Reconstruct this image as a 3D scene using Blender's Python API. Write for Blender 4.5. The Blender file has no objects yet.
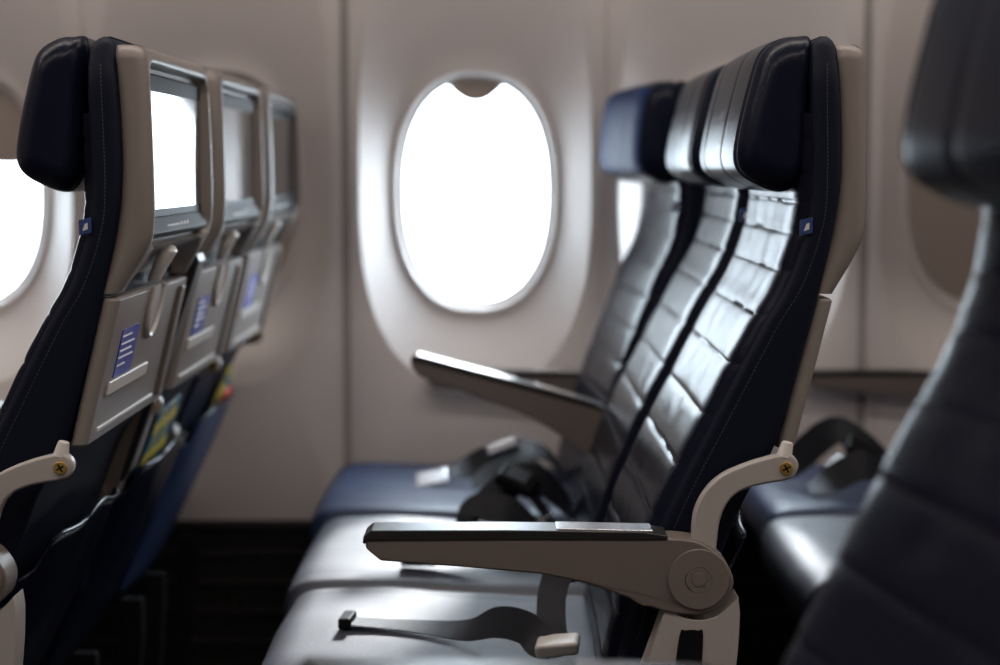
import bpy, bmesh, math, random
from mathutils import Vector, Matrix, noise
random.seed(7)
S = bpy.context.scene
C = S.collection

# ------------------------------------------------------------ camera, sky, lights, exposure
FPX = 1755.0                                    # focal length in pixels of the 1000 px wide frame
PITCH = math.atan(164.5 / FPX)
YAW = math.atan(6.0 / FPX)
cd = bpy.data.cameras.new('camera'); cam = bpy.data.objects.new('camera', cd); C.objects.link(cam)
cam.location = (0, 0, 1.0)
cam.rotation_euler = (math.pi / 2 - PITCH, 0, YAW)
cd.sensor_width = 36.0; cd.lens = FPX / 1000 * 36; cd.clip_start = .02
cd.dof.use_dof = True; cd.dof.focus_distance = 1.95; cd.dof.aperture_fstop = 2.7
S.camera = cam

w = bpy.data.worlds.new('sky'); S.world = w; w.use_nodes = True
bg = w.node_tree.nodes['Background']
bg.inputs[0].default_value = (.76, .89, 1.0, 1); bg.inputs[1].default_value = 13.0
# hazy sky: brighter cloud glare high on the aft side, where the sun stands
_n = w.node_tree.nodes; _l = w.node_tree.links
_tc = _n.new('ShaderNodeTexCoord'); _dt = _n.new('ShaderNodeVectorMath'); _dt.operation = 'DOT_PRODUCT'
_dt.inputs[1].default_value = Vector((.70, .50, .95)).normalized()
_cl = _n.new('ShaderNodeMath'); _cl.operation = 'MAXIMUM'; _cl.inputs[1].default_value = 0
_pw = _n.new('ShaderNodeMath'); _pw.operation = 'POWER'; _pw.inputs[1].default_value = 4
_ml = _n.new('ShaderNodeMath'); _ml.operation = 'MULTIPLY_ADD'; _ml.inputs[1].default_value = 38; _ml.inputs[2].default_value = 10
_l.new(_tc.outputs['Generated'], _dt.inputs[0]); _l.new(_dt.outputs['Value'], _cl.inputs[0]); _l.new(_cl.outputs[0], _pw.inputs[0])
_l.new(_pw.outputs[0], _ml.inputs[0]); _l.new(_ml.outputs[0], bg.inputs[1])

sd = bpy.data.lights.new('sun', 'SUN'); sd.energy = 4.8; sd.angle = math.radians(4); sd.color = (.97, .98, 1.0)
sun = bpy.data.objects.new('sun', sd); C.objects.link(sun); sun.location = (0, 6, 3)
sun.rotation_euler = Vector((-.14, -1, -.48)).to_track_quat('-Z', 'Y').to_euler()

def area(name, loc, rot, sx, sy, power, col, portal=False):
    d = bpy.data.lights.new(name, 'AREA'); d.shape = 'RECTANGLE'; d.size = sx; d.size_y = sy
    d.energy = power; d.color = col
    o = bpy.data.objects.new(name, d); C.objects.link(o); o.location = loc; o.rotation_euler = rot
    if portal: d.cycles.is_portal = True
    return o

YW = 3.44                                       # window wall; the cabin is 3.6 m wide
YN = -.16
WX0, WP, WZ = -.0605, .508, .953                # window centre, pitch, height
# cabin ceiling wash lights (warm, in the two troughs beside the ceiling panel)
area('ceiling_wash_light', (0, 1.64 + .55, 2.0), (0, 0, 0), 5.6, .06, 29, (1, .90, .82))
area('ceiling_wash_light', (0, 1.64 - .55, 2.0), (0, 0, 0), 5.6, .06, 29, (1, .90, .82))
area('sidewall_fill_light', (-.26, YW - .16, 1.545), (math.radians(14), 0, 0), 5.6, .04, 3.6, (1, .92, .86))  # unseen strip under the bin, added to brighten the far wall
S.view_settings.view_transform = 'Standard'; S.view_settings.look = 'None'
S.view_settings.exposure = 0.0; S.view_settings.gamma = 1; S.view_settings.use_curve_mapping = False
S.cycles.use_denoising = True
S.cycles.max_bounces = 8; S.cycles.diffuse_bounces = 5; S.cycles.glossy_bounces = 4
S.cycles.transparent_max_bounces = 8; S.cycles.sample_clamp_indirect = 6.0

# ------------------------------------------------------------ materials
def mat(name, col, rough=.5, metal=0, bump=0, bscale=200, var=0, vscale=6, spec=.5, coat=0, detail=3, voronoi=False):
    m = bpy.data.materials.new(name); m.use_nodes = True
    nt = m.node_tree; N = nt.nodes; L = nt.links
    b = N['Principled BSDF']
    b.inputs['Base Color'].default_value = (*col, 1); b.inputs['Roughness'].default_value = rough
    b.inputs['Metallic'].default_value = metal; b.inputs['Specular IOR Level'].default_value = spec
    b.inputs['Coat Weight'].default_value = coat
    tc = N.new('ShaderNodeTexCoord')
    if var:
        n = N.new('ShaderNodeTexNoise'); n.inputs['Scale'].default_value = vscale; n.inputs['Detail'].default_value = 4
        r = N.new('ShaderNodeMapRange'); r.inputs[3].default_value = 1 - var; r.inputs[4].default_value = 1 + var
        mx = N.new('ShaderNodeVectorMath'); mx.operation = 'SCALE'; mx.inputs[0].default_value = col
        L.new(tc.outputs['Object'], n.inputs['Vector']); L.new(n.outputs[0], r.inputs[0])
        L.new(r.outputs[0], mx.inputs['Scale']); L.new(mx.outputs[0], b.inputs['Base Color'])
    if bump:
        if voronoi:
            n = N.new('ShaderNodeTexVoronoi'); n.inputs['Scale'].default_value = bscale
        else:
            n = N.new('ShaderNodeTexNoise'); n.inputs['Scale'].default_value = bscale; n.inputs['Detail'].default_value = detail
        bp = N.new('ShaderNodeBump'); bp.inputs['Strength'].default_value = bump; bp.inputs['Distance'].default_value = .002
        L.new(tc.outputs['Object'], n.inputs['Vector']); L.new(n.outputs[0], bp.inputs['Height'])
        L.new(bp.outputs[0], b.inputs['Normal'])
    return m

M = {}
M['leather'] = mat('navy leather', (.005, .007, .017), .28, bump=.08, bscale=420, var=.15, vscale=8, voronoi=True, spec=.13)
M['quilt'] = mat('quilted navy leather', (.007, .008, .016), .23, bump=.06, bscale=420, var=.12, vscale=10, voronoi=True, spec=.038)
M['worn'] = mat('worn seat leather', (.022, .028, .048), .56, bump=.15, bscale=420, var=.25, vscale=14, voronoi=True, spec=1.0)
M['side'] = mat('navy side leather', (.006, .008, .018), .5, bump=.12, bscale=420, voronoi=True, spec=.1)
M['blue'] = mat('blue leather', (.018, .036, .12), .5, bump=.12, bscale=420, voronoi=True, spec=.04)
M['bluecush'] = mat('blue cushion leather', (.014, .027, .072), .42, bump=.12, bscale=420, var=.15, voronoi=True, spec=.4)
M['thread'] = mat('grey blue thread', (.05, .06, .09), .7)
M['shell'] = mat('warm grey shell plastic', (.19, .165, .15), .4, bump=.12, bscale=900)
M['tray'] = mat('grey tray plastic', (.22, .195, .18), .36, bump=.12, bscale=900)
M['pale'] = mat('pale plastic', (.62, .6, .57), .3)
M['arm'] = mat('taupe armrest plastic', (.16, .135, .12), .42, bump=.15, bscale=900)
M['pad'] = mat('black armrest pad', (.014, .013, .014), .33, bump=.15, bscale=600)
M['strip'] = mat('brushed metal strip', (.75, .75, .77), .22, 1)
M['link'] = mat('painted grey bracket', (.38, .35, .335), .38)
M['metal'] = mat('polished metal', (.72, .72, .74), .2, 1)
M['gold'] = mat('brass screw', (.62, .42, .12), .35, 1)
M['black'] = mat('black plastic', (.008, .008, .009), .5, spec=.06)
M['tag'] = mat('dark blue woven tag', (.015, .04, .16), .6)
M['screen'] = mat('dark glossy display glass', (.02, .022, .025), .07, coat=.6, spec=.8)
M['bluecard'] = mat('blue placard', (.03, .05, .42), .35)
M['white'] = mat('white print', (.8, .8, .8), .5)
M['wall'] = mat('warm white wall plastic', (.68, .625, .60), .42, bump=.04, bscale=500)
M['rim'] = mat('window surround plastic', (.62, .56, .52), .35)
M['shade'] = mat('window shade', (.42, .35, .30), .5)
M['ceil'] = mat('ceiling plastic', (.6, .55, .52), .55)
M['gap'] = mat('dark seal', (.4, .37, .35), .7)
M['grille'] = mat('black grille', (.022, .020, .020), .5)
M['carpet'] = mat('dark carpet', (.02, .02, .026), .95, bump=.6, bscale=700)
M['belt'] = mat('charcoal webbing', (.010, .011, .016), .45, bump=.5, bscale=900, spec=.25)
M['yellow'] = mat('yellow print', (.62, .5, .06), .4)
M['teal'] = mat('teal print', (.03, .14, .22), .4)
M['pink'] = mat('pink print', (.85, .06, .09), .4)
M['leg'] = mat('dark grey metal', (.010, .010, .011), .7, spec=.05)

g = bpy.data.materials.new('window pane'); g.use_nodes = True
nt = g.node_tree; N = nt.nodes; L = nt.links; N.remove(N['Principled BSDF'])
tr = N.new('ShaderNodeBsdfTransparent'); gl = N.new('ShaderNodeBsdfGlossy'); gl.inputs['Roughness'].default_value = .02
lw = N.new('ShaderNodeLayerWeight'); lw.inputs[0].default_value = .5; ms = N.new('ShaderNodeMixShader')
p5 = N.new('ShaderNodeMath'); p5.operation = 'POWER'; p5.inputs[1].default_value = 5
fr = N.new('ShaderNodeMath'); fr.operation = 'MULTIPLY_ADD'; fr.inputs[1].default_value = .8; fr.inputs[2].default_value = .03
L.new(lw.outputs['Facing'], p5.inputs[0]); L.new(p5.outputs[0], fr.inputs[0])
L.new(fr.outputs[0], ms.inputs[0]); L.new(tr.outputs[0], ms.inputs[1]); L.new(gl.outputs[0], ms.inputs[2])
L.new(ms.outputs[0], N['Material Output'].inputs[0]); M['pane'] = g

e = mat('warm lamp lens', (.9, .85, .8), .4)
e.node_tree.nodes['Principled BSDF'].inputs['Emission Color'].default_value = (1, .86, .74, 1)
e.node_tree.nodes['Principled BSDF'].inputs['Emission Strength'].default_value = 1.0
M['lamp'] = e

# ------------------------------------------------------------ mesh helpers
def obj(name, bm, m, parent=None, smooth=True, bevel=0, seg=3, angle=35, loc=None):
    bmesh.ops.recalc_face_normals(bm, faces=bm.faces)
    me = bpy.data.meshes.new(name); bm.to_mesh(me); bm.free()
    o = bpy.data.objects.new(name, me); C.objects.link(o); me.materials.append(m)
    if parent: o.parent = parent
    if loc: o.location = loc
    if smooth: me.shade_smooth()
    if bevel:
        b = o.modifiers.new('bevel', 'BEVEL'); b.width = bevel; b.segments = seg; b.limit_method = 'ANGLE'
        b.angle_limit = math.radians(angle); b.harden_normals = True
    elif smooth:
        try: me.set_sharp_from_angle(angle=math.radians(45))
        except Exception: pass
    return o

def tag(o, label=None, cat=None, group=None, kind=None):
    for k, v in (('label', label), ('category', cat), ('group', group), ('kind', kind)):
        if v: o[k] = v
    return o

def empty(name, loc=(0, 0, 0)):
    o = bpy.data.objects.new(name, None); C.objects.link(o); o.location = loc; o.empty_display_size = .1
    return o

def copy_tree(o, parent=None):
    c = o.copy(); C.objects.link(c)
    if parent: c.parent = parent
    for ch in [k for k in list(C.objects) if k.parent == o]:
        copy_tree(ch, c)
    return c

def loft(bm, rings, cap=True, closed=True):
    vr = [[bm.verts.new(p) for p in r] for r in rings]
    n = len(vr[0])
    for a, b in zip(vr, vr[1:]):
        for i in range(n if closed else n - 1):
            j = (i + 1) % n
            bm.faces.new((a[i], a[j], b[j], b[i]))
    if cap and closed:
        bm.faces.new(vr[0]); bm.faces.new(vr[-1][::-1])
    return bm

def prism(bm, poly, y0, y1):
    return loft(bm, [[(x, y0, z) for x, z in poly], [(x, y1, z) for x, z in poly]])

def box(bm, x0, x1, y0, y1, z0, z1):
    return prism(bm, [(x0, z0), (x1, z0), (x1, z1), (x0, z1)], y0, y1)

def cyl(bm, c, axis, r, h, n=32, r2=None):
    a = Vector(axis).normalized(); u = a.orthogonal().normalized(); v = a.cross(u); c = Vector(c)
    r2 = r if r2 is None else r2
    return loft(bm, [[c + a * s * h / 2 + (u * math.cos(t) + v * math.sin(t)) * rr for t in [2 * math.pi * k / n for k in range(n)]]
                     for s, rr in ((-1, r), (1, r2))])

def tube(bm, pts, r, n=10):
    pts = [Vector(p) for p in pts]; rings = []
    for i, p in enumerate(pts):
        t = (pts[min(i + 1, len(pts) - 1)] - pts[max(i - 1, 0)]).normalized()
        u = t.cross(Vector((.3, .9, .31))).normalized(); v = t.cross(u)
        rings.append([p + (u * math.cos(a) + v * math.sin(a)) * r for a in [2 * math.pi * k / n for k in range(n)]])
    return loft(bm, rings)

def spline(pts, k=8):
    """Catmull-Rom through points (any dimension)."""
    out = []; P = [Vector(p) for p in pts]
    for i in range(len(P) - 1):
        a = P[max(i - 1, 0)]; b = P[i]; c = P[i + 1]; d = P[min(i + 2, len(P) - 1)]
        for s in range(k):
            t = s / k
            out.append(.5 * ((2 * b) + (c - a) * t + (2 * a - 5 * b + 4 * c - d) * t * t + (3 * b - a - 3 * c + d) * t ** 3))
    out.append(P[-1]); return out

def closed_spline(pts, k=6):
    P = [Vector(p) for p in pts]; n = len(P); out = []
    for i in range(n):
        a, b, c, d = P[i - 1], P[i], P[(i + 1) % n], P[(i + 2) % n]
        for s in range(k):
            t = s / k
            out.append(.5 * ((2 * b) + (c - a) * t + (2 * a - 5 * b + 4 * c - d) * t * t + (3 * b - a - 3 * c + d) * t ** 3))
    return out

def lut(tab):
    """smooth interpolation through (z, x) pairs, any order."""
    tab = sorted(tab)
    sp = spline(tab, 12)
    def f(z):
        if z <= sp[0][0]: return sp[0][1] + (z - sp[0][0]) * (sp[3][1] - sp[0][1]) / (sp[3][0] - sp[0][0])
        if z >= sp[-1][0]: return sp[-1][1]
        for a, b in zip(sp, sp[1:]):
            if a[0] <= z <= b[0]:
                return a[1] + (b[1] - a[1]) * (z - a[0]) / max(1e-9, b[0] - a[0])
    return f

def rrect(x0, x1, h, r, z, n=6, z_fn=None):
    """rounded rectangle in plan: x0..x1, y -h..h"""
    r = min(r, (x1 - x0) / 2 * .98, h * .98); out = []
    for cx, cy, a0 in ((x1 - r, h - r, 0), (x0 + r, h - r, 90), (x0 + r, -h + r, 180), (x1 - r, -h + r, 270)):
        for k in range(n + 1):
            a = math.radians(a0 + 90 * k / n)
            out.append((cx + r * math.cos(a), cy + r * math.sin(a), z))
    return out

def ribbon(bm, path, width, thick=.0016, k=8):
    """strap along a path of (point, side vector) pairs; a real thin box section."""
    P = spline([p for p, s in path], k); Q = spline([s for p, s in path], k)
    rings = []
    for i, p in enumerate(P):
        t = (P[min(i + 1, len(P) - 1)] - P[max(i - 1, 0)]).normalized()
        s = Q[i] - t * Q[i].dot(t); s.normalize(); n = t.cross(s) * thick / 2; s = s * width / 2
        rings.append([p - s - n, p + s - n, p + s + n, p - s + n])
    return loft(bm, rings)

# ------------------------------------------------------------ seat outlines (side view: x aft, z up)
F = lut([(1.144, .322), (1.117, .316), (.976, .318), (.921, .310), (.866, .290), (.822, .264), (.71, .207), (.632, .168), (.55, .135), (.44, .105)])
B = lut([(1.15, .360), (1.128, .364), (.987, .369), (.866, .348), (.778, .325), (.688, .299), (.632, .268), (.518, .225), (.40, .19)])
SH = lut([(1.14, .394), (1.10, .398), (1.0, .401), (.935, .400), (.905, .390), (.861, .363)])
GROOVES = [1.03, .995, .962, .928, .887, .838, .783, .725, .668, .610, .552, .495, .442]
HW = .222                                       # half width of a seat

TWIST = [0]
def lean(bm, k):
    for v in bm.verts: v.co.x -= TWIST[0] * v.co.y
    if k:
        for v in bm.verts:
            if v.co.z > .55: v.co.x -= k * (v.co.z - .55)
    return bm

CONC = .004
def concave(ring, fx):
    """add front stations and bring the side bolsters forward"""
    out = ring[:14]; x0 = min(p[0] for p in ring); h = ring[13][1]
    out = out + [(x0, h * (1 - 2 * q / 14), ring[0][2]) for q in range(1, 14)] + ring[14:]
    xm = max(p[0] for p in out)
    return [(x - CONC * (y / HW) ** 2 * max(0, min(1, (xm - x) / (xm - x0))) + .0, y, z) for x, y, z in out]

def build_backrest(k):
    bm = bmesh.new(); rings = []
    zs = [.40 + i * (1.125 - .40) / 44 for i in range(45)]
    for z in zs:
        rings.append(concave(rrect(F(z) + .021, B(z), HW - (.0 if z < 1.09 else .010 * ((z - 1.09) / .035) ** 2), .011, z), 0))
    zt, h0 = 1.125, HW - .010
    for a in range(1, 7):
        t = math.radians(a * 15); c = 1 - math.cos(t)
        rings.append(concave(rrect(F(zt) + .021 + .018 * c, B(zt) - .014 * c, h0 - .022 * c, .016, zt + .020 * math.sin(t)), 0))
    loft(bm, rings)
    return lean(bm, k)

def build_quilt(k, seed=0):
    bm = bmesh.new(); nz, ny = 300, 40; z0, z1 = .425, 1.06; hw = HW - .010
    rows = []; hw = HW - .0015
    for i in range(nz + 1):
        z = z0 + (z1 - z0) * i / nz
        g = [(a, b) for a, b in zip(GROOVES, GROOVES[1:]) if b <= z <= a]
        a, b = g[0] if g else ((GROOVES[-1], .40) if z < GROOVES[-1] else (1.08, GROOVES[0]))
        row = []
        for j in range(ny + 1):
            v = -1 + 2 * j / ny
            zz = z + .0012 * noise.noise(Vector((v * 2.3, round(a * 40), seed)))      # seams wander a little
            s = min(1, max(0, (zz - b) / (a - b)))
            pil = (1 - abs(2 * s - 1) ** 5) ** .5
            edge = (1 - abs(v) ** 10)
            wr = .0009 * noise.noise(Vector((v * 4, z * 30, seed + 3)))
            x = F(z) + .019 - CONC * v * v * .9 - .0105 * edge - (.0034 * pil) * (.3 + .7 * edge) - wr * pil + .010 * max(0, (abs(v) - .93) / .07) ** 2 * 1.2
            row.append(bm.verts.new((x, hw * v, z)))
        rows.append(row)
    for a, b in zip(rows, rows[1:]):
        for j in range(ny): bm.faces.new((a[j], a[j + 1], b[j + 1], b[j]))
    return lean(bm, k)

HP = [(.334, 1.138), (.318, 1.146), (.297, 1.142), (.277, 1.126), (.264, 1.085), (.254, 1.040), (.251, 1.010), (.260, .992),
      (.285, .978), (.305, .973), (.318, .980), (.326, 1.0), (.331, 1.06)]
def build_headrest(k, fold=0, fwd=0, yaw=0):
    """fold: how far the near wing is bent forward"""
    bm = bmesh.new(); prof = closed_spline(HP, 6)
    cx = .300; cz = 1.062; hw = .212; n = 96; rings = []; rr = .036
    for i in range(n + 1):
        u = -math.cos(math.pi * i / n)                       # denser at ends
        y = hw * u
        d = hw - abs(y)
        s = 1 if d > rr else math.sqrt(max(0, 1 - ((rr - d) / rr) ** 2))
        sx = .30 + .70 * s; sz = .62 + .38 * s
        gr = sum(math.exp(-((abs(y) - q) / .0030) ** 2) for q in (.085, .178)) * .0045
        wing = -.008 * (abs(y) / .212) ** 2.5
        if fold and y < -.085: wing += fold * ((-y - .085) / .127) ** 1.5
        ring = []
        for p in prof:
            x = cx + (p[0] - cx) * sx; z = cz + (p[1] - cz) * sz
            nx, nz = p[0] - cx, p[1] - cz; l = math.hypot(nx, nz) or 1
            x -= gr * nx / l; z -= gr * nz / l
            ring.append((x - (wing + fwd) - yaw * y, y, z))
        rings.append(ring)
    loft(bm, rings)
    return lean(bm, k)

def build_cushion(seed=0, fx=0):
    prof = [(-.291, .345), (-.298, .385), (-.290, .411), (-.272, .424), (-.240, .429), (-.18, .430), (-.08, .426), (.03, .420), (.12, .418),
            (.135, .402), (.135, .36), (.10, .325), (.02, .315), (-.15, .315), (-.25, .320)]
    prof = closed_spline([(a - (fx if a < -.15 else 0), b) for a, b in prof], 6)
    bm = bmesh.new(); n = 70; hw = .243; rings = []; rr = .026
    for i in range(n + 1):
        u = -math.cos(math.pi * i / n); y = hw * u; d = hw - abs(y)
        s = 1 if d > rr else math.sqrt(max(0, 1 - ((rr - d) / rr) ** 2))
        ring = []
        for p in prof:
            x = -.09 + (p[0] + .09) * (.95 + .05 * s); z = .37 + (p[1] - .37) * (.65 + .35 * s)
            if p[1] > .40:
                z += -.004 * (1 - (y / hw) ** 2) * max(0, min(1, (x + .27) / .2)) + .0035 * noise.noise(Vector((x * 9, y * 9, seed)))
                z -= .0012 * math.exp(-((abs(y) - .188) / .003) ** 2)
            if x < -.24: x -= .004 * (1 - (y / hw) ** 2)
            ring.append((x, y, z))
        rings.append(ring)
    return loft(bm, rings)

def build_shell(k):
    """upper back shell with the recess for the display and the scoop for the latch"""
    bm = bmesh.new(); rings = []
    z0, z1 = .861, 1.120
    def st(a, b, v): t = max(0, min(1, (v - a) / (b - a))); return t * t * (3 - 2 * t)
    def dep(y, z):
        y = abs(y)
        # display opening with rounded corners, walls a few mm wide
        cy, cz, rr = .166, (.934, 1.094), .020
        dy = max(0, y - cy); dz = max(cz[0] - z, 0, z - cz[1]); d = math.hypot(dy, dz) - rr
        a = .014 * (1 - st(-.001, .005, d))
        e = (.200 - .040 * st(.86, .93, z)) - y                 # scoop narrows upwards
        b = .026 * st(.0, .012, e - .012) * (1 - st(.885, .919, z)) * st(.80, .90, z)
        return max(a, b)
    ys = [-.1925, -.1905, -.188, -.186, -.1835, -.181, -.177, -.172, -.166, -.158, -.150, -.140, -.12, -.09, -.06, -.03, 0]
    ys = ys + [-y for y in ys[-2::-1]]
    def ring(z, x0, x1, hw, r, depth=True):
        base = rrect(x0, x1, hw, r, z, 7)
        out = []; n = len(base)
        for i, p in enumerate(base):
            out.append(p)
        # the seam between the last corner (y<0) and the first (y>0) is the back face
        for y in ys:
            out.append((x1 - (dep(y, z) if depth else 0), y, z))
        return out
    lv = []
    z = z0
    while z < 1.1195:
        lv.append(z); z += .0022 if (.905 < z < .94 or z > 1.095) else .006
    lv.append(z1)
    for z in lv:
        rings.append(ring(z, B(z) - .006, SH(z), .2135 - .002 * (z - z0) / (z1 - z0), .024))
    for a in range(1, 6):
        t = math.radians(a * 18); c = 1 - math.cos(t)
        rings.append(ring(z1 + .016 * math.sin(t), B(z1) - .006 + .003 * c, SH(z1) - .014 * c, .2115 - .020 * c, .024 * (1 - .5 * c), False))
    loft(bm, rings)
    return lean(bm, k)

# tray: lies in the plane from (.364,.856) to (.324,.691)
def tx(z): return .324 + (z - .691) * (.040 / .165)
def build_tray(k):
    bm = bmesh.new(); rings = []
    for z, ins in ((.688, .004), (.691, 0), (.75, 0), (.80, 0), (.853, 0), (.856, .004)):
        rings.append(rrect(tx(z) - .020, tx(z) - ins, .2135 - ins, .012, z, 6))
    loft(bm, rings)
    return lean(bm, k)

def on_tray(y0, y1, z0, z1, t=.0015, k=0, off=0):
    bm = bmesh.new()
    loft(bm, [[(tx(z0) + off, y0, z0), (tx(z0) + off, y1, z0), (tx(z1) + off, y1, z1), (tx(z1) + off, y0, z1)],
              [(tx(z0) + off + t, y0, z0), (tx(z0) + off + t, y1, z0), (tx(z1) + off + t, y1, z1), (tx(z1) + off + t, y0, z1)]])
    return lean(bm, k)

# armrest outline around its pivot at (.210,.554)
PIV = (.210, .554)
ARM0 = [(-.153, .596), (-.149, .600), (.0, .600), (.15, .599), (.190, .598), (.213, .593), (.236, .577), (.248, .554), (.243, .532), (.228, .519),
       (.210, .514), (.188, .515), (.165, .520), (.126, .534), (.085, .548), (.038, .558), (-.05, .566), (-.137, .573), (-.153, .587)]
ARM = ARM0[:3] + [tuple(p) for p in spline(ARM0[3:16], 5)] + ARM0[16:]
PAD = [(-.156, .594), (-.155, .601), (-.147, .6075), (.0, .608), (.15, .606), (.176, .602), (.176, .597), (.15, .5965), (0, .597), (-.15, .596), (-.154, .592)]
def arm_parts(root, yc, wd=.046, tilt=0, screw_side=-1):
    def rel(p): return [(x - PIV[0], z - PIV[1]) for x, z in p]
    h = wd / 2
    bm = bmesh.new(); prism(bm, rel(ARM), -h, h)
    for v in bm.verts:                                      # the body narrows towards its underside
        v.co.y *= 1 - .25 * max(0, min(1, (.045 - v.co.z) / .05)) * (1 if v.co.x < -.06 else 0)
    a = obj('armrest', bm, M['arm'], root, bevel=.006, loc=(PIV[0], yc, PIV[1]))
    a.rotation_euler = (0, tilt, 0)
    bm = bmesh.new(); prism(bm, rel(PAD), -h - .001, h + .001)
    obj('armrest_pad', bm, M['pad'], a, bevel=.003)
    bm = bmesh.new(); prism(bm, rel([(.055, .6055), (.16, .603), (.16, .6070), (.055, .6092)]), -h + .004, h - .004)
    obj('metal_inlay', bm, M['strip'], a, bevel=.001)
    for s in (-1, 1):
        bm = bmesh.new()
        cyl(bm, (0, s * (h + .0012), 0), (0, 1, 0), .0335, .0036, 48)
        bm2 = bm
        d = obj('pivot_disc', bm, M['arm'], a, bevel=.0012, seg=2)
        bm = bmesh.new()
        cyl(bm, (0, s * (h + .0034), 0), (0, 1, 0), .0075, .0014, 24)
        tube(bm, [(math.cos(t) * .0145, s * (h + .0030), math.sin(t) * .0145) for t in [2 * math.pi * q / 36 for q in range(37)]], .0006, 6)
        for q in range(8):
            an = q * math.pi / 4
            c = Vector((math.cos(an) * .0105, s * (h + .0032), math.sin(an) * .0105))
            cyl(bm, c, (0, 1, 0), .0011, .001, 8)
        obj('sunburst_mark', bm, M['arm'], a, bevel=.0004, seg=1)
    return a

LINKO0 = [(.204, .575), (.204, .604), (.207, .627), (.218, .649), (.236, .666), (.262, .678), (.288, .686), (.305, .689), (.315, .686), (.320, .676),
         (.315, .664), (.303, .659), (.285, .656), (.265, .651), (.250, .643), (.240, .630), (.234, .612), (.232, .595), (.23, .575)]
LINKO = [tuple(p) for p in spline(LINKO0, 4)]
def link_parts(root, yc, th=.016):
    bm = bmesh.new(); prism(bm, LINKO, yc - th / 2, yc + th / 2)
    l = obj('armrest_bracket', bm, M['link'], root, bevel=.004)
    for s in (-1, 1):
        ys = yc + s * (th / 2 + .001)
        bm = bmesh.new(); cyl(bm, (.306, ys, .6735), (0, 1, 0), .0072, .003, 28)
        sc = obj('screw', bm, M['gold'], l, bevel=.0008, seg=2)
        bm = bmesh.new(); ye = ys + s * .0012
        for a in (.5, .5 + math.pi / 2):
            dx, dz = math.cos(a) * .0048, math.sin(a) * .0048; nx, nz = -math.sin(a) * .0009, math.cos(a) * .0009
            prism(bm, [(.306 - dx - nx, .6735 - dz - nz), (.306 + dx - nx, .6735 + dz - nz), (.306 + dx + nx, .6735 + dz + nz), (.306 - dx + nx, .6735 - dz + nz)],
                  ye - .0006, ye + .0006)
        obj('screw_slot', bm, M['black'], l, smooth=False)
    bm = bmesh.new(); cyl(bm, (.3065, yc, .693), (.25, 0, 1), .009, .018, 20, .006)
    obj('bushing', bm, M['pale'], l, bevel=.0015, seg=2)
    return l

def support_parts(root, yc):
    """panel under the armrest with a dark slot"""
    bm = bmesh.new()
    out = [tuple(p) for p in spline([(.176, .524), (.190, .512), (.210, .507), (.230, .511), (.246, .524), (.254, .533)], 5)] + [tuple(p) for p in spline([(.256, .515), (.254, .47), (.246, .40), (.238, .33)], 5)] + [tuple(p) for p in spline([(.12, .33), (.132, .38), (.148, .44), (.165, .49)], 5)]
    prism(bm, out, yc - .020, yc + .020)
    o = obj('armrest_support', bm, M['link'], root, bevel=.005)
    for s in (-1, 1):
        bm = bmesh.new()
        slot = closed_spline([(.190, .490), (.197, .496), (.210, .496), (.216, .490), (.212, .42), (.205, .36), (.176, .36), (.182, .42)], 4)
        prism(bm, [(p[0], p[1]) for p in slot], yc + s * .0195 - .0015, yc + s * .0195 + .0015)
        obj('slot', bm, M['black'], o, smooth=False)
    return o

def build_pocket(k=0, seed=0):
    """hanging leather pocket on the seat's back, bulging in the middle, open at the top"""
    bm = bmesh.new(); ny, nz = 36, 26; zb = .265; rows = []
    def surf(v, t):
        top = .562 + .018 * (1 - abs(v) ** 3) + .005 * math.sin(v * 7 + seed) - (.030 if abs(v) > .86 else 0)
        z = zb + (top - zb) * t
        bul = (1 - abs(v) ** 4) * (.010 + .016 * math.sin(min(1, t * 1.05) * math.pi * .62) )
        x = (.120 + (z - .265) * .43) + .004 + bul + .004 * noise.noise(Vector((v * 2.5, z * 8, seed)))
        return (x, .205 * v, z)
    for i in range(nz + 1):
        rows.append([bm.verts.new(surf(-1 + 2 * j / ny, i / nz)) for j in range(ny + 1)])
    for a, b in zip(rows, rows[1:]):
        for j in range(ny): bm.faces.new((a[j], a[j + 1], b[j + 1], b[j]))
    edge = [surf(-1 + 2 * j / ny, 1) for j in range(ny + 1)]
    return bm, edge

def base_parts(root):
    for s in (-1, 1):
        bm = bmesh.new(); y = s * .16
        prism(bm, [(-.20, .0), (-.24, .0), (-.235, .02), (-.20, .03), (-.12, .27), (-.12, .30), (-.08, .30), (-.06, .24), (-.13, .06), (-.07, .03), (.13, .03), (.165, .25), (.165, .30), (.20, .30), (.20, .24), (.18, .02), (.19, 0)], y - .012, y + .012)
        obj('leg', bm, M['leg'], root, bevel=.003, seg=2)
    bm = bmesh.new()
    for x in (-.10, .08): cyl(bm, (x, 0, .295), (0, 1, 0), .022, .47, 20)
    box(bm, -.26, .14, -.205, .205, .306, .322)
    obj('seat_frame', bm, M['leg'], root, bevel=.003, seg=2)
    bm = bmesh.new()                                        # lower back panel behind the pocket
    prism(bm, [(.095, .255), (.118, .255), (.228, .52), (.225, .56), (.17, .56), (.12, .42)], -.212, .212)
    obj('lower_back', bm, M['side'], root, bevel=.012, seg=3)

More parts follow.
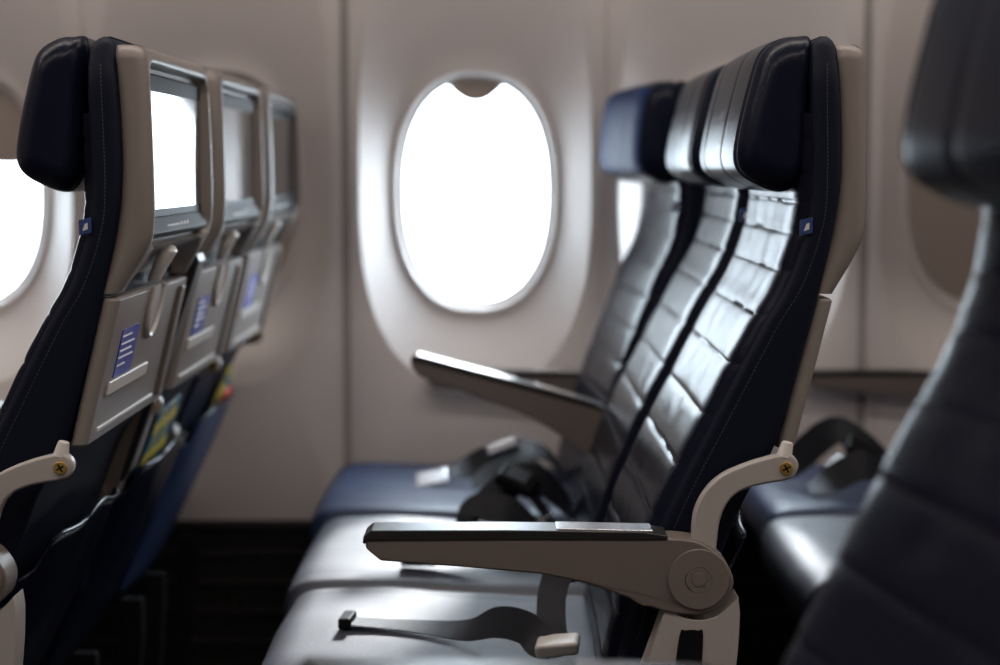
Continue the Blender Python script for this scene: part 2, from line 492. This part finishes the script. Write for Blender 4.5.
def make_seat(name, loc, support=False, k=0, seed=0, arm=0.0, wall_arm=False, fold=0, fwd=0, blue=False, fx=0):
    root = empty(name, loc)
    LE = M['blue'] if blue else M['leather']
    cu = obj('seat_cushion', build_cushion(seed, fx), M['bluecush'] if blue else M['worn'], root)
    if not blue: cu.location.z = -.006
    obj('backrest', build_backrest(k), M['side'], root)
    obj('quilted_panel', build_quilt(k, seed), M['quilt'], root)
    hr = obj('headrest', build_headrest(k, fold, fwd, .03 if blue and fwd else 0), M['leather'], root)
    if blue:                                                 # brighter blue on forward faces only; side shade is painted as dark navy
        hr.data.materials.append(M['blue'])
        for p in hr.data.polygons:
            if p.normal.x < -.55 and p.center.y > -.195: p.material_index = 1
    # stitching along the side of the backrest
    st = bmesh.new()
    for s in (-1,):
        for i in range(150):
            z = .47 + i * .0043
            x = F(z) + .034 - k * max(0, z - .55)
            x2 = F(z + .0026) + .034 - k * max(0, z + .0026 - .55)
            prism(st, [(x, z), (x + .0008, z), (x2 + .0008, z + .0026), (x2, z + .0026)], s * HW - .0006, s * HW + .0006)
    obj('side_stitching', st, M['thread'], root, smooth=False)
    # little woven tag in the side seam
    for s in (-1,):
        bm = bmesh.new(); lx = -k * .38
        prism(bm, [(.323 + lx, .926), (.337 + lx, .929), (.337 + lx, .946), (.323 + lx, .943)], s * HW - .002, s * HW + .001)
        t = obj('woven_tag', bm, M['tag'], root, bevel=.0006, seg=1)
        bm = bmesh.new(); prism(bm, [(.327 + lx, .931), (.333 + lx, .933), (.333 + lx, .940), (.330 + lx, .939)], s * HW - .0026, s * HW - .0015)
        obj('tag_print', bm, M['pale'], t, smooth=False)
    # back shell
    sh = obj('back_shell', build_shell(k), M['shell'], root)
    bm = bmesh.new(); box(bm, .380, .3885, -.183, .183, .918, 1.108); lean(bm, k)
    mon = obj('display_bezel', bm, M['black'], root, bevel=.003, seg=2)
    bm = bmesh.new(); box(bm, .387, .3893, -.174, .174, .952, 1.088); lean(bm, k)
    obj('display_glass', bm, M['screen'], mon, bevel=.0008, seg=1)
    bm = bmesh.new()
    prism(bm, [(.380, .921), (.394, .921), (.397, .926), (.3895, .944), (.380, .944)], -.176, .176); lean(bm, k)
    obj('display_shelf', bm, M['black'], mon, bevel=.0015, seg=2)
    bm = bmesh.new()
    for i in range(7):
        y = -.085 + i * .011; box(bm, .3935, .3947, y, y + (.006 if i % 2 else .008), .9315, .9335)
    for i in range(3):
        y = .0 + i * .02; box(bm, .3935, .3947, y, y + .008, .931, .935)
    lean(bm, k); obj('control_marks', bm, M['white'], mon, smooth=False)
    # coat hook / tray latch
    bm = bmesh.new()
    rings = []
    for z, x0, x1, h in ((.862, .352, .368, .008), (.868, .354, .370, .012), (.876, .358, .374, .016), (.884, .361, .379, .019), (.890, .364, .383, .017), (.898, .366, .388, .016), (.904, .368, .386, .012), (.907, .370, .381, .007)):
        rings.append(rrect(x0, x1, h, .008, z, 5))
    loft(bm, rings); lean(bm, k)
    lt = obj('tray_latch', bm, M['pale'], root)
    # tray table and its fittings
    tr = obj('tray_table', build_tray(k), M['tray'], root, bevel=.002, seg=2, angle=40)
    bm = bmesh.new()
    rings = []
    for q in range(2):
        rings.append([(tx(z) - .001 + q * .0035 + 0, y, z) for y, z in [(.030 * math.cos(a), .838 + (.042 if math.sin(a) < 0 else .02) * math.sin(a)) for a in [2 * math.pi * i / 28 for i in range(28)]]])
    loft(bm, rings); lean(bm, k)
    obj('finger_recess', bm, M['gap'], tr, bevel=.001, seg=1)
    bm = bmesh.new()
    tube(bm, [(tx(z) + .003 - k * (z - .55), y, z) for y, z in [(.031, .857), (.032, .835)] + [(.032 * math.cos(a), .830 + .036 * math.sin(a)) for a in [-math.pi * q / 14 for q in range(15)]] + [(-.032, .835), (-.031, .857)]], .0035, 8)
    obj('recess_rim', bm, M['pale'], tr)
    obj('blue_placard', on_tray(-.155, -.062, .760, .815, .0012, k), M['bluecard'], tr, smooth=False)
    bm = bmesh.new()
    for z, a, b in ((.806, -.15, -.10), (.797, -.15, -.08), (.789, -.15, -.09), (.781, -.15, -.075), (.772, -.15, -.11)):
        loft(bm, [[(tx(z) + .0012, a, z), (tx(z) + .0012, b, z), (tx(z) + .0012, b, z + .0022), (tx(z) + .0012, a, z + .0022)],
                  [(tx(z) + .0018, a, z), (tx(z) + .0018, b, z), (tx(z) + .0018, b, z + .0022), (tx(z) + .0018, a, z + .0022)]])
    lean(bm, k); obj('placard_print', bm, M['white'], tr, smooth=False)
    obj('ledge', on_tray(-.178, .035, .742, .758, .004, k), M['pale'], tr, bevel=.0015, seg=2)  # pale colour paints in the light this raised edge catches
    obj('ridge', on_tray(-.188, .12, .702, .707, .0035, k), M['pale'], tr, bevel=.001, seg=2)  # highlight line painted as a pale strip on the grey tray
    for y in (.165,):
        obj('tray_arm', on_tray(y - .012, y + .012, .70, .845, .006, k), M['shell'], tr, bevel=.002, seg=2)
    # pocket
    bm, edge = build_pocket(0, seed)
    pk = obj('seat_pocket', bm, M['bluecush'] if blue else M['leather'], root)
    sm = pk.modifiers.new('thick', 'SOLIDIFY'); sm.thickness = .003; sm.offset = -1
    bm = bmesh.new(); tube(bm, edge, .0028, 8)
    obj('piping', bm, M['leather'], pk)
    base_parts(root)
    # armrest on the side nearer the aisle
    ya = -.252
    arm_parts(root, ya, tilt=arm)
    link_parts(root, ya)
    if support: support_parts(root, ya)
    if wall_arm:
        arm_parts(root, .250, wd=.034); link_parts(root, .250, .012)
    return root

# ------------------------------------------------------------ window wall
def sup(a, b, n, t):
    c, s = math.cos(t), math.sin(t)
    r = (abs(c / a) ** n + abs(s / b) ** n) ** (-1 / n)
    return r * c, r * s

def wall_cell(bm, xc, y0, sgn, x0, x1, z0=.30, z1=1.52):
    """one window bay: a scalloped recess around a window opening"""
    angs = set(2 * math.pi * i / 112 for i in range(112))
    for cx in (x0 - xc, x1 - xc):
        for cz in (z0 - WZ, z1 - WZ): angs.add(math.atan2(cz, cx) % (2 * math.pi))
    angs = sorted(angs)
    def ring(fn): return [fn(t) for t in angs]
    def ray(t):
        c, s = math.cos(t), math.sin(t); k = 9
        if c > 1e-9: k = min(k, (x1 - xc) / c)
        if c < -1e-9: k = min(k, (x0 - xc) / c)
        if s > 1e-9: k = min(k, (z1 - WZ) / s)
        if s < -1e-9: k = min(k, (z0 - WZ) / s)
        return k * c, k * s
    def rec(t): return sup(.227, .384 if math.sin(t) < 0 else .52, 2.6 if math.sin(t) < 0 else 3.4, t)
    def win(t, g=0): return sup(.154 + g, .231 + g, 2.35, t)
    rings = []
    def add(f, d): rings.append([(xc + f(t)[0], y0 + sgn * d, WZ + f(t)[1]) for t in angs])
    def mix(f, h, q): return lambda t: tuple(a + (b - a) * q for a, b in zip(f(t), h(t)))
    add(lambda t: ray(t), .012); 
    add(lambda t: tuple(v * .997 for v in ray(t)), .001)
    add(lambda t: tuple(v * .990 for v in ray(t)), 0)
    rmax = lambda t: min((rec(t), ray(t)), key=lambda p: math.hypot(*p))
    add(rmax, 0)
    W2 = lambda t: win(t, .016)
    for q in (.012, .03, .055, .09, .13, .18, .25, .34, .45, .58, .72, .86, 1):
        add(mix(rmax, W2, q), .068 * (1 - (1 - q) ** 1.1) * min(1, q / .03) ** .3)
    for gg, d in ((.012, .0665), (.008, .0665), (.004, .0700), (.0, .077), (-.004, .081), (-.007, .087)):
        add(lambda t, gg=gg: win(t, gg), d)
    loft(bm, rings, cap=False)

joints = {}
def side_wall(name, y0, sgn, ks, x_start):
    bm = bmesh.new()
    for kk in ks:
        xc = WX0 + WP * kk
        l = .008 if kk % 2 == 0 else 0; r = .008 if kk % 2 == 1 or kk % 2 == -1 else 0
        wall_cell(bm, xc, y0, sgn, xc - WP / 2 + l, xc + WP / 2 - r)
    o = obj(name, bm, M['wall']); tag(o, kind='structure')
    s = o.modifiers.new('thick', 'SOLIDIFY'); s.thickness = .003; s.offset = -1 if sgn > 0 else -1
    return o
KS = list(range(-6, 6))
XL, XR = WX0 + WP * (-6.5), WX0 + WP * 5.5
side_wall('wall_far', YW, 1, KS, 0)
side_wall('wall_near', YN, -1, KS, 0)
# seals in the panel joints
n = 0
for y0, sgn in ((YW, 1), (YN, -1)):
    for kk in KS:
        if kk % 2 == 0:
            x = WX0 + WP * (kk - .5); n += 1
            bm = bmesh.new(); y = y0 + sgn * .008
            box(bm, x - .012, x + .012, min(y, y + sgn * .006), max(y, y + sgn * .006), .30, 1.52)
            tag(obj('trim_%d' % n, bm, M['gap'], smooth=False), kind='structure')

bm = bmesh.new(); box(bm, .712, .732, YW - .003, YW + .004, .30, 1.52)
n += 1; tag(obj('trim_%d' % n, bm, M['wall'], bevel=.003), kind='structure')
SHADES = {-2: 1.010, -1: .70, 0: 1.158, 1: 1.16, 2: .70, -3: .70, 3: .7, -4: .7, 4: .7, 5: .7, -5: .7, -6: .7}
n = 0
for y0, sgn in ((YW, 1), (YN, -1)):
    for kk in KS:
        n += 1; xc = WX0 + WP * kk
        bm = bmesh.new(); A = [2 * math.pi * i / 72 for i in range(72)]
        def R(g, d): return [(xc + sup(.154 + g, .231 + g, 2.35, t)[0], y0 + sgn * d, WZ + sup(.154 + g, .231 + g, 2.35, t)[1]) for t in A]
        loft(bm, [R(-.0065, 0.080), R(-.010, 0.082), R(-.010, 0.086), R(-.008, 0.098), R(.012, 0.098), R(.012, 0.088), R(-.0065, 0.087), R(-.0065, 0.080)], cap=False)
        fr_ = tag(obj('window_%d' % n, bm, M['rim']), kind='structure')
        bm = bmesh.new(); loft(bm, [R(-.008, 0.094), R(-.008, 0.096)])
        obj('window_pane', bm, M['pane'], fr_, smooth=False)
        zs = SHADES[kk] if sgn > 0 else .7
        # shade: the part of the opening above its pull edge, slightly bowed at the bottom lip
        if zs < WZ + .226:
            bm = bmesh.new(); cols = []
            hwd = .1435
            for i in range(25):
                u = -1 + 2 * i / 24; x = xc + hwd * u
                half = .227 * max(0, 1 - abs(hwd * u / .1515) ** 2.35) ** (1 / 2.35)
                top = WZ + half; bot = max(zs + (min(.05, .22 * u * u) - .026 if kk == 0 else 0), WZ - half)
                if bot > top - .001: bot = top - .001
                cols.append([(x, y0 + sgn * .0885, bot), (x, y0 + sgn * .0885, top), (x, y0 + sgn * .0915, top), (x, y0 + sgn * .0915, bot)])
            loft(bm, cols)
            obj('window_shade', bm, M['shade'], fr_)
        if zs > .75:
            area('window_portal', (xc, y0 + sgn * .100, WZ), (math.pi / 2 * (-1 if sgn > 0 else 1), 0, 0), .50, .66, 1, (1, 1, 1), portal=True)

# ------------------------------------------------------------ grille along the floor, floor, ceiling, ends
def grille(name, y0, sgn):
    bm = bmesh.new()
    def bx(a, b, z0, z1, x0=XL, x1=XR): box(bm, x0, x1, min(y0 + sgn * a, y0 + sgn * b), max(y0 + sgn * a, y0 + sgn * b), z0, z1)
    bx(.012, .03, 0, .305)
    for z in (.0, .055, .115, .175, .235, .288): bx(-.010, .02, z, z + .010)
    z = .015
    while z < .288:
        bx(.0, .016, z, z + .004); z += .0125
    x = XL
    while x < XR:
        bx(-.002, .015, 0, .295, x, x + .004); x += .0254
    return tag(obj(name, bm, M['grille'], smooth=False), kind='structure')
grille('baseboard_far', YW, 1); grille('baseboard_near', YN, -1)
bm = bmesh.new(); box(bm, XL, XR, YN - .05, YW + .05, -.03, 0)
tag(obj('floor', bm, M['carpet'], smooth=False), kind='structure')
bm = bmesh.new()
pr = [(YW + .015, 1.515), (YW - .03, 1.545), (YW - .75, 1.60), (YW - .92, 1.68), (YW - 1.0, 1.85), (YW - 1.12, 2.06), (1.64, 2.12)]
full = pr + [(3.28 - a, b) for a, b in pr[-2::-1]]
sm_ = spline(full, 4)
rings = []
for x in (XL, XR): rings.append([(x, p[0], p[1]) for p in sm_] + [(x, YN - .1, 2.3), (x, YW + .1, 2.3)])
loft(bm, rings)
tag(obj('ceiling', bm, M['ceil']), kind='structure')
for nm, x0, x1 in (('wall_front', XL - .03, XL + .002), ('wall_rear', XR - .002, XR + .03)):
    bm = bmesh.new(); box(bm, x0, x1, YN - .1, YW + .1, -.03, 2.3)
    tag(obj(nm, bm, M['wall'], smooth=False), kind='structure')

# ------------------------------------------------------------ seats
RP = .787
YS = (2.155, 2.655, 3.155)
UP = math.radians(109)                          # stowed between the backrests
names = 'passenger_seat'
GR = 'passenger seats'
GL, GB = 'passenger seats ahead seen from behind', 'passenger seats in the row behind'
s1 = make_seat(names, (0, YS[0], 0), support=True, seed=1)
tag(s1, 'complete navy leather aisle seat with taupe shell, nearest seat of the middle row', 'seat', 'navy seats of the middle row')
s2 = make_seat(names, (0, YS[1], 0), seed=2, arm=UP, fx=.015)
tag(s2, 'navy leather seat between the aisle seat and the window seat of the middle row', 'seat', 'navy seats of the middle row')
TWIST[0] = .08
s3 = make_seat(names, (0, YS[2], 0), k=.12, seed=3, fx=.035, arm=math.radians(15), wall_arm=True, fwd=.004, blue=True)
TWIST[0] = 0
for ch in [k for k in C.objects if k.parent == s3 and k.name.split('.')[0] == 'armrest' and k.location.y < 0]: ch.location.x -= .025; ch.location.z -= .005
tag(s3, 'blue window seat of the middle row, headrest wing folded, beside the open window', 'seat', 'navy seats of the middle row')
l1 = copy_tree(s1); l1.location = (-RP - .006, YS[0], 0)
for ch in [k for k in C.objects if k.parent == l1 and k.name.startswith('headrest')]: ch.location.x = -.012
tag(l1, 'nearest seat at the left edge, seen from behind, bright display in its back', 'seat', 'seats of the row ahead')
l2 = copy_tree(s2); l2.location = (-RP - .006, YS[1], 0)
tag(l2, 'second of the three seats ahead at left, magazine in its back pocket', 'seat', 'seats of the row ahead')
l3 = make_seat(names, (-RP - .006, YS[2], 0), seed=5, wall_arm=True, blue=True)
tag(l3, 'furthest of the three seats ahead at left, against the wall, pink card in its pocket', 'seat', 'seats of the row ahead')
b2 = copy_tree(s2); b2.location = (RP - .05, YS[1], 0)
tag(b2, 'dark blue seat cushion behind the middle row, bright streak on its rounded front', 'seat', 'seats of the row behind')
b3 = copy_tree(l3); b3.location = (RP - .05, YS[2], 0)
for ch in [k for k in C.objects if k.parent == b3]:
    if ch.name.startswith('armrest') and abs(ch.location.y + .252) < .01: ch.rotation_euler = (0, UP, 0)
tag(b3, 'blue window seat behind the middle row, tangled dark belt on its cushion', 'seat', 'seats of the row behind')
f1 = copy_tree(s1); f1.location = (.045, .985, 0); f1.rotation_euler = (0, 0, math.radians(9))
for ch in [k for k in C.objects if k.parent == f1]:
    nm = ch.name.split('.')[0]
    if nm == 'armrest': ch.location.y = .30; ch.location.z += .010; ch.rotation_euler = (0, math.radians(3), 0)
    elif nm.startswith('armrest'): ch.location.y = .504
tag(f1, 'large blurred dark seat in the right foreground across the aisle', 'seat')

# ------------------------------------------------------------ magazines and cards in the pockets
def leaf(name, x, y, z, w_, h, m, stripe=None, tilt=0, rz=0):
    r = empty(name, (x, y, z)); r.rotation_euler = (tilt, .38, rz)
    bm = bmesh.new(); box(bm, -.002, .002, -w_ / 2, w_ / 2, 0, h); obj('pages', bm, m, r, bevel=.0008, seg=1)
    if stripe:
        bm = bmesh.new()
        for i in range(4): box(bm, .0019, .0026, -w_ / 2, w_ / 2, h * (.18 + .22 * i), h * (.26 + .22 * i))
        for i in range(2): box(bm, .0019, .0028, -w_ / 2 + w_ * (.2 + .4 * i), -w_ / 2 + w_ * (.28 + .4 * i), 0, h)
        obj('cover_print', bm, stripe, r, smooth=False)
    return r
tag(leaf('magazine', .200 - RP, 2.62, .44, .16, .225, M['teal'], M['yellow'], tilt=.05), 'teal and yellow magazine in the pocket of the second seat ahead', 'magazine')
tag(leaf('safety_card', .200 - RP, 3.20, .44, .10, .210, M['yellow'], M['teal'], tilt=-.25), 'yellow folded card in the pocket of the furthest seat ahead', 'card')
tag(leaf('card_leaflet', .212 - RP, 3.255, .44, .07, .160, M['pink'], None, tilt=.1), 'small pink and red card peeking from the furthest pocket ahead', 'card')

# ------------------------------------------------------------ belts
def strap(root, path, width=.046, name='strap', m='belt'):
    bm = bmesh.new(); ribbon(bm, path, width); return obj(name, bm, M[m], root)
def plate(root, name, c, u, v, su, sv, st, m, bev=.003):
    """small box centred at c with axes u (length) and v (width)"""
    u = Vector(u).normalized(); v = Vector(v); v = (v - u * v.dot(u)).normalized(); n_ = u.cross(v); c = Vector(c)
    bm = bmesh.new()
    loft(bm, [[c + u * a * su / 2 + v * b * sv / 2 + n_ * s * st / 2 for a, b in ((-1, -1), (1, -1), (1, 1), (-1, 1))] for s in (-1, 1)])
    return obj(name, bm, M[m], root, bevel=bev, seg=2)
Z0 = .434
def rel(o, p): return tuple(a - b for a, b in zip(p, o))
# aisle seat: strap with black end, curling back to its white buckle
o = (-.05, 2.10, .43); b = empty('seat_belt', (-.05, 2.10, .4235))
Yv = (0, 1, 0)
strap(b, [(rel(o, (-.195, 2.17, .437)), (.1, 1, 0)), (rel(o, (-.12, 2.16, .434)), (.05, 1, .1)), (rel(o, (-.05, 2.13, .437)), (0, .9, .35)),
          (rel(o, (-.01, 2.11, .452)), (0, .6, .8)), (rel(o, (.025, 2.08, .452)), (.2, .3, .9)), (rel(o, (.045, 2.06, .436)), (.3, .6, .5)), (rel(o, (.07, 2.06, .432)), (.1, 1, 0))], .040)
plate(b, 'strap_end', rel(o, (-.200, 2.17, .439)), (1, -.1, 0), Yv, .016, .046, .014, 'black', .003)
plate(b, 'buckle', rel(o, (.062, 2.05, .440)), (1, -.1, .1), Yv, .052, .050, .016, 'pale', .005)
strap(b, [(rel(o, (.135, 2.24, .455)), (0, 1, .1)), (rel(o, (.105, 2.22, .492)), (.3, 1, .1)), (rel(o, (.070, 2.18, .498)), (.8, .6, 0)), (rel(o, (.058, 2.15, .478)), (1, .1, 0)), (rel(o, (.056, 2.12, .452)), (1, 0, 0)), (rel(o, (.058, 2.08, .438)), (1, 0, 0))], .036)
tag(b, 'charcoal belt with white buckle lying on the nearest seat cushion', 'seat belt', 'seat belts')
# middle seat
o = (-.05, 2.56, .43); b = empty('seat_belt', (-.05, 2.56, .4245))
strap(b, [(rel(o, (-.12, 2.50, .438)), (.1, 1, 0)), (rel(o, (-.06, 2.50, .442)), (.05, 1, .1)), (rel(o, (.0, 2.50, .452)), (0, .8, .5)), (rel(o, (.07, 2.52, .448)), (.2, .8, .4)), (rel(o, (.125, 2.54, .425)), (0, 1, 0))], .046)
plate(b, 'tongue', rel(o, (-.125, 2.50, .441)), (1, -.05, 0), Yv, .050, .048, .010, 'black', .002)
strap(b, [(rel(o, (.12, 2.84, .425)), Yv), (rel(o, (.085, 2.82, .475)), (.3, .8, .4)), (rel(o, (.04, 2.80, .510)), (.4, .6, .6)), (rel(o, (.0, 2.79, .495)), (.4, .4, .8)), (rel(o, (-.035, 2.78, .465)), (.3, .5, .8)), (rel(o, (-.05, 2.76, .440)), (.3, .9, 0))], .050)
strap(b, [(rel(o, (.045, 2.74, .436)), (0, .8, .6)), (rel(o, (.0, 2.73, .468)), (.3, .6, .8)), (rel(o, (-.045, 2.73, .470)), (-.4, .6, .8)), (rel(o, (-.055, 2.71, .445)), (-.5, .9, .2)), (rel(o, (-.01, 2.70, .437)), (0, 1, 0)), (rel(o, (.06, 2.70, .437)), (0, 1, 0))], .050)
strap(b, [(rel(o, (.03, 2.77, .500)), (0, 1, .2)), (rel(o, (.055, 2.76, .470)), (.2, 1, .2)), (rel(o, (.075, 2.75, .437)), (.2, 1, 0))], .044)
plate(b, 'buckle', rel(o, (.018, 2.77, .508)), (1, -.2, -.45), (.2, 1, .3), .064, .054, .020, 'black', .006)
plate(b, 'buckle_lever', rel(o, (.020, 2.765, .5185)), (1, -.2, -.45), (.2, 1, .3), .034, .044, .004, 'belt', .001)
plate(b, 'belt_hook', rel(o, (.060, 2.73, .455)), (1, -.2, .8), Yv, .030, .020, .006, 'metal', .002)
tag(b, 'black belt with dark buckle coiled on the middle cushion behind the near armrest', 'seat belt', 'seat belts')
# window seat
o = (-.05, 3.15, .43); b = empty('seat_belt', o)
strap(b, [(rel(o, (-.115, 3.17, .441)), (.2, 1, .1)), (rel(o, (-.08, 3.17, .452)), (.2, .8, .6)), (rel(o, (-.04, 3.17, .468)), (.1, .5, .9)), (rel(o, (.0, 3.17, .482)), (.1, .6, .8)), (rel(o, (.04, 3.17, .490)), (0, .8, .5)), (rel(o, (.08, 3.17, .475)), (0, 1, .3)), (rel(o, (.115, 3.17, .425)), Yv)], .052)
plate(b, 'tongue', rel(o, (-.135, 3.16, .438)), (1, 0, .2), (0, 1, .4), .056, .046, .004, 'strip', .001)
plate(b, 'buckle', rel(o, (-.005, 3.14, .494)), (1, 0, .35), (0, 1, -.5), .058, .046, .018, 'metal', .004)
strap(b, [(rel(o, (-.06, 3.07, .442)), (.3, .8, .4)), (rel(o, (-.02, 3.07, .465)), (.3, .6, .7)), (rel(o, (.03, 3.06, .478)), (.1, .7, .6)), (rel(o, (.07, 3.05, .46)), (0, 1, .3)), (rel(o, (.12, 3.05, .425)), (0, 1, 0))], .050)
tag(b, 'dark belt with shiny metal buckle looped over the window seat cushion', 'seat belt', 'seat belts')
# row behind
o = (.60, 3.10, .43); b = empty('seat_belt', o)
strap(b, [(rel(o, (.49, 3.14, .445)), (.3, .8, .5)), (rel(o, (.53, 3.14, .480)), (-.5, .5, .7)), (rel(o, (.575, 3.13, .522)), (-.4, .5, .7)), (rel(o, (.605, 3.12, .530)), (0, .6, .7)), (rel(o, (.64, 3.11, .505)), (.4, .5, .7)), (rel(o, (.69, 3.11, .47)), (.3, .8, .4)), (rel(o, (.76, 3.12, .44)), Yv)], .056)
strap(b, [(rel(o, (.53, 3.02, .440)), (.4, .8, .3)), (rel(o, (.575, 3.02, .465)), (.3, .5, .8)), (rel(o, (.62, 3.02, .485)), (.1, .5, .8)), (rel(o, (.67, 3.03, .465)), (0, .7, .6)), (rel(o, (.75, 3.04, .44)), (0, 1, 0))], .056)
plate(b, 'buckle', rel(o, (.630, 3.08, .500)), (1, 0, -.7), (0, 1, .6), .062, .052, .016, 'black', .004)
plate(b, 'tongue', rel(o, (.585, 3.075, .478)), (1, 0, .9), (0, 1, .6), .036, .036, .004, 'strip', .001)
tag(b, 'dark belt heaped on the window seat cushion of the row behind', 'seat belt', 'seat belts')
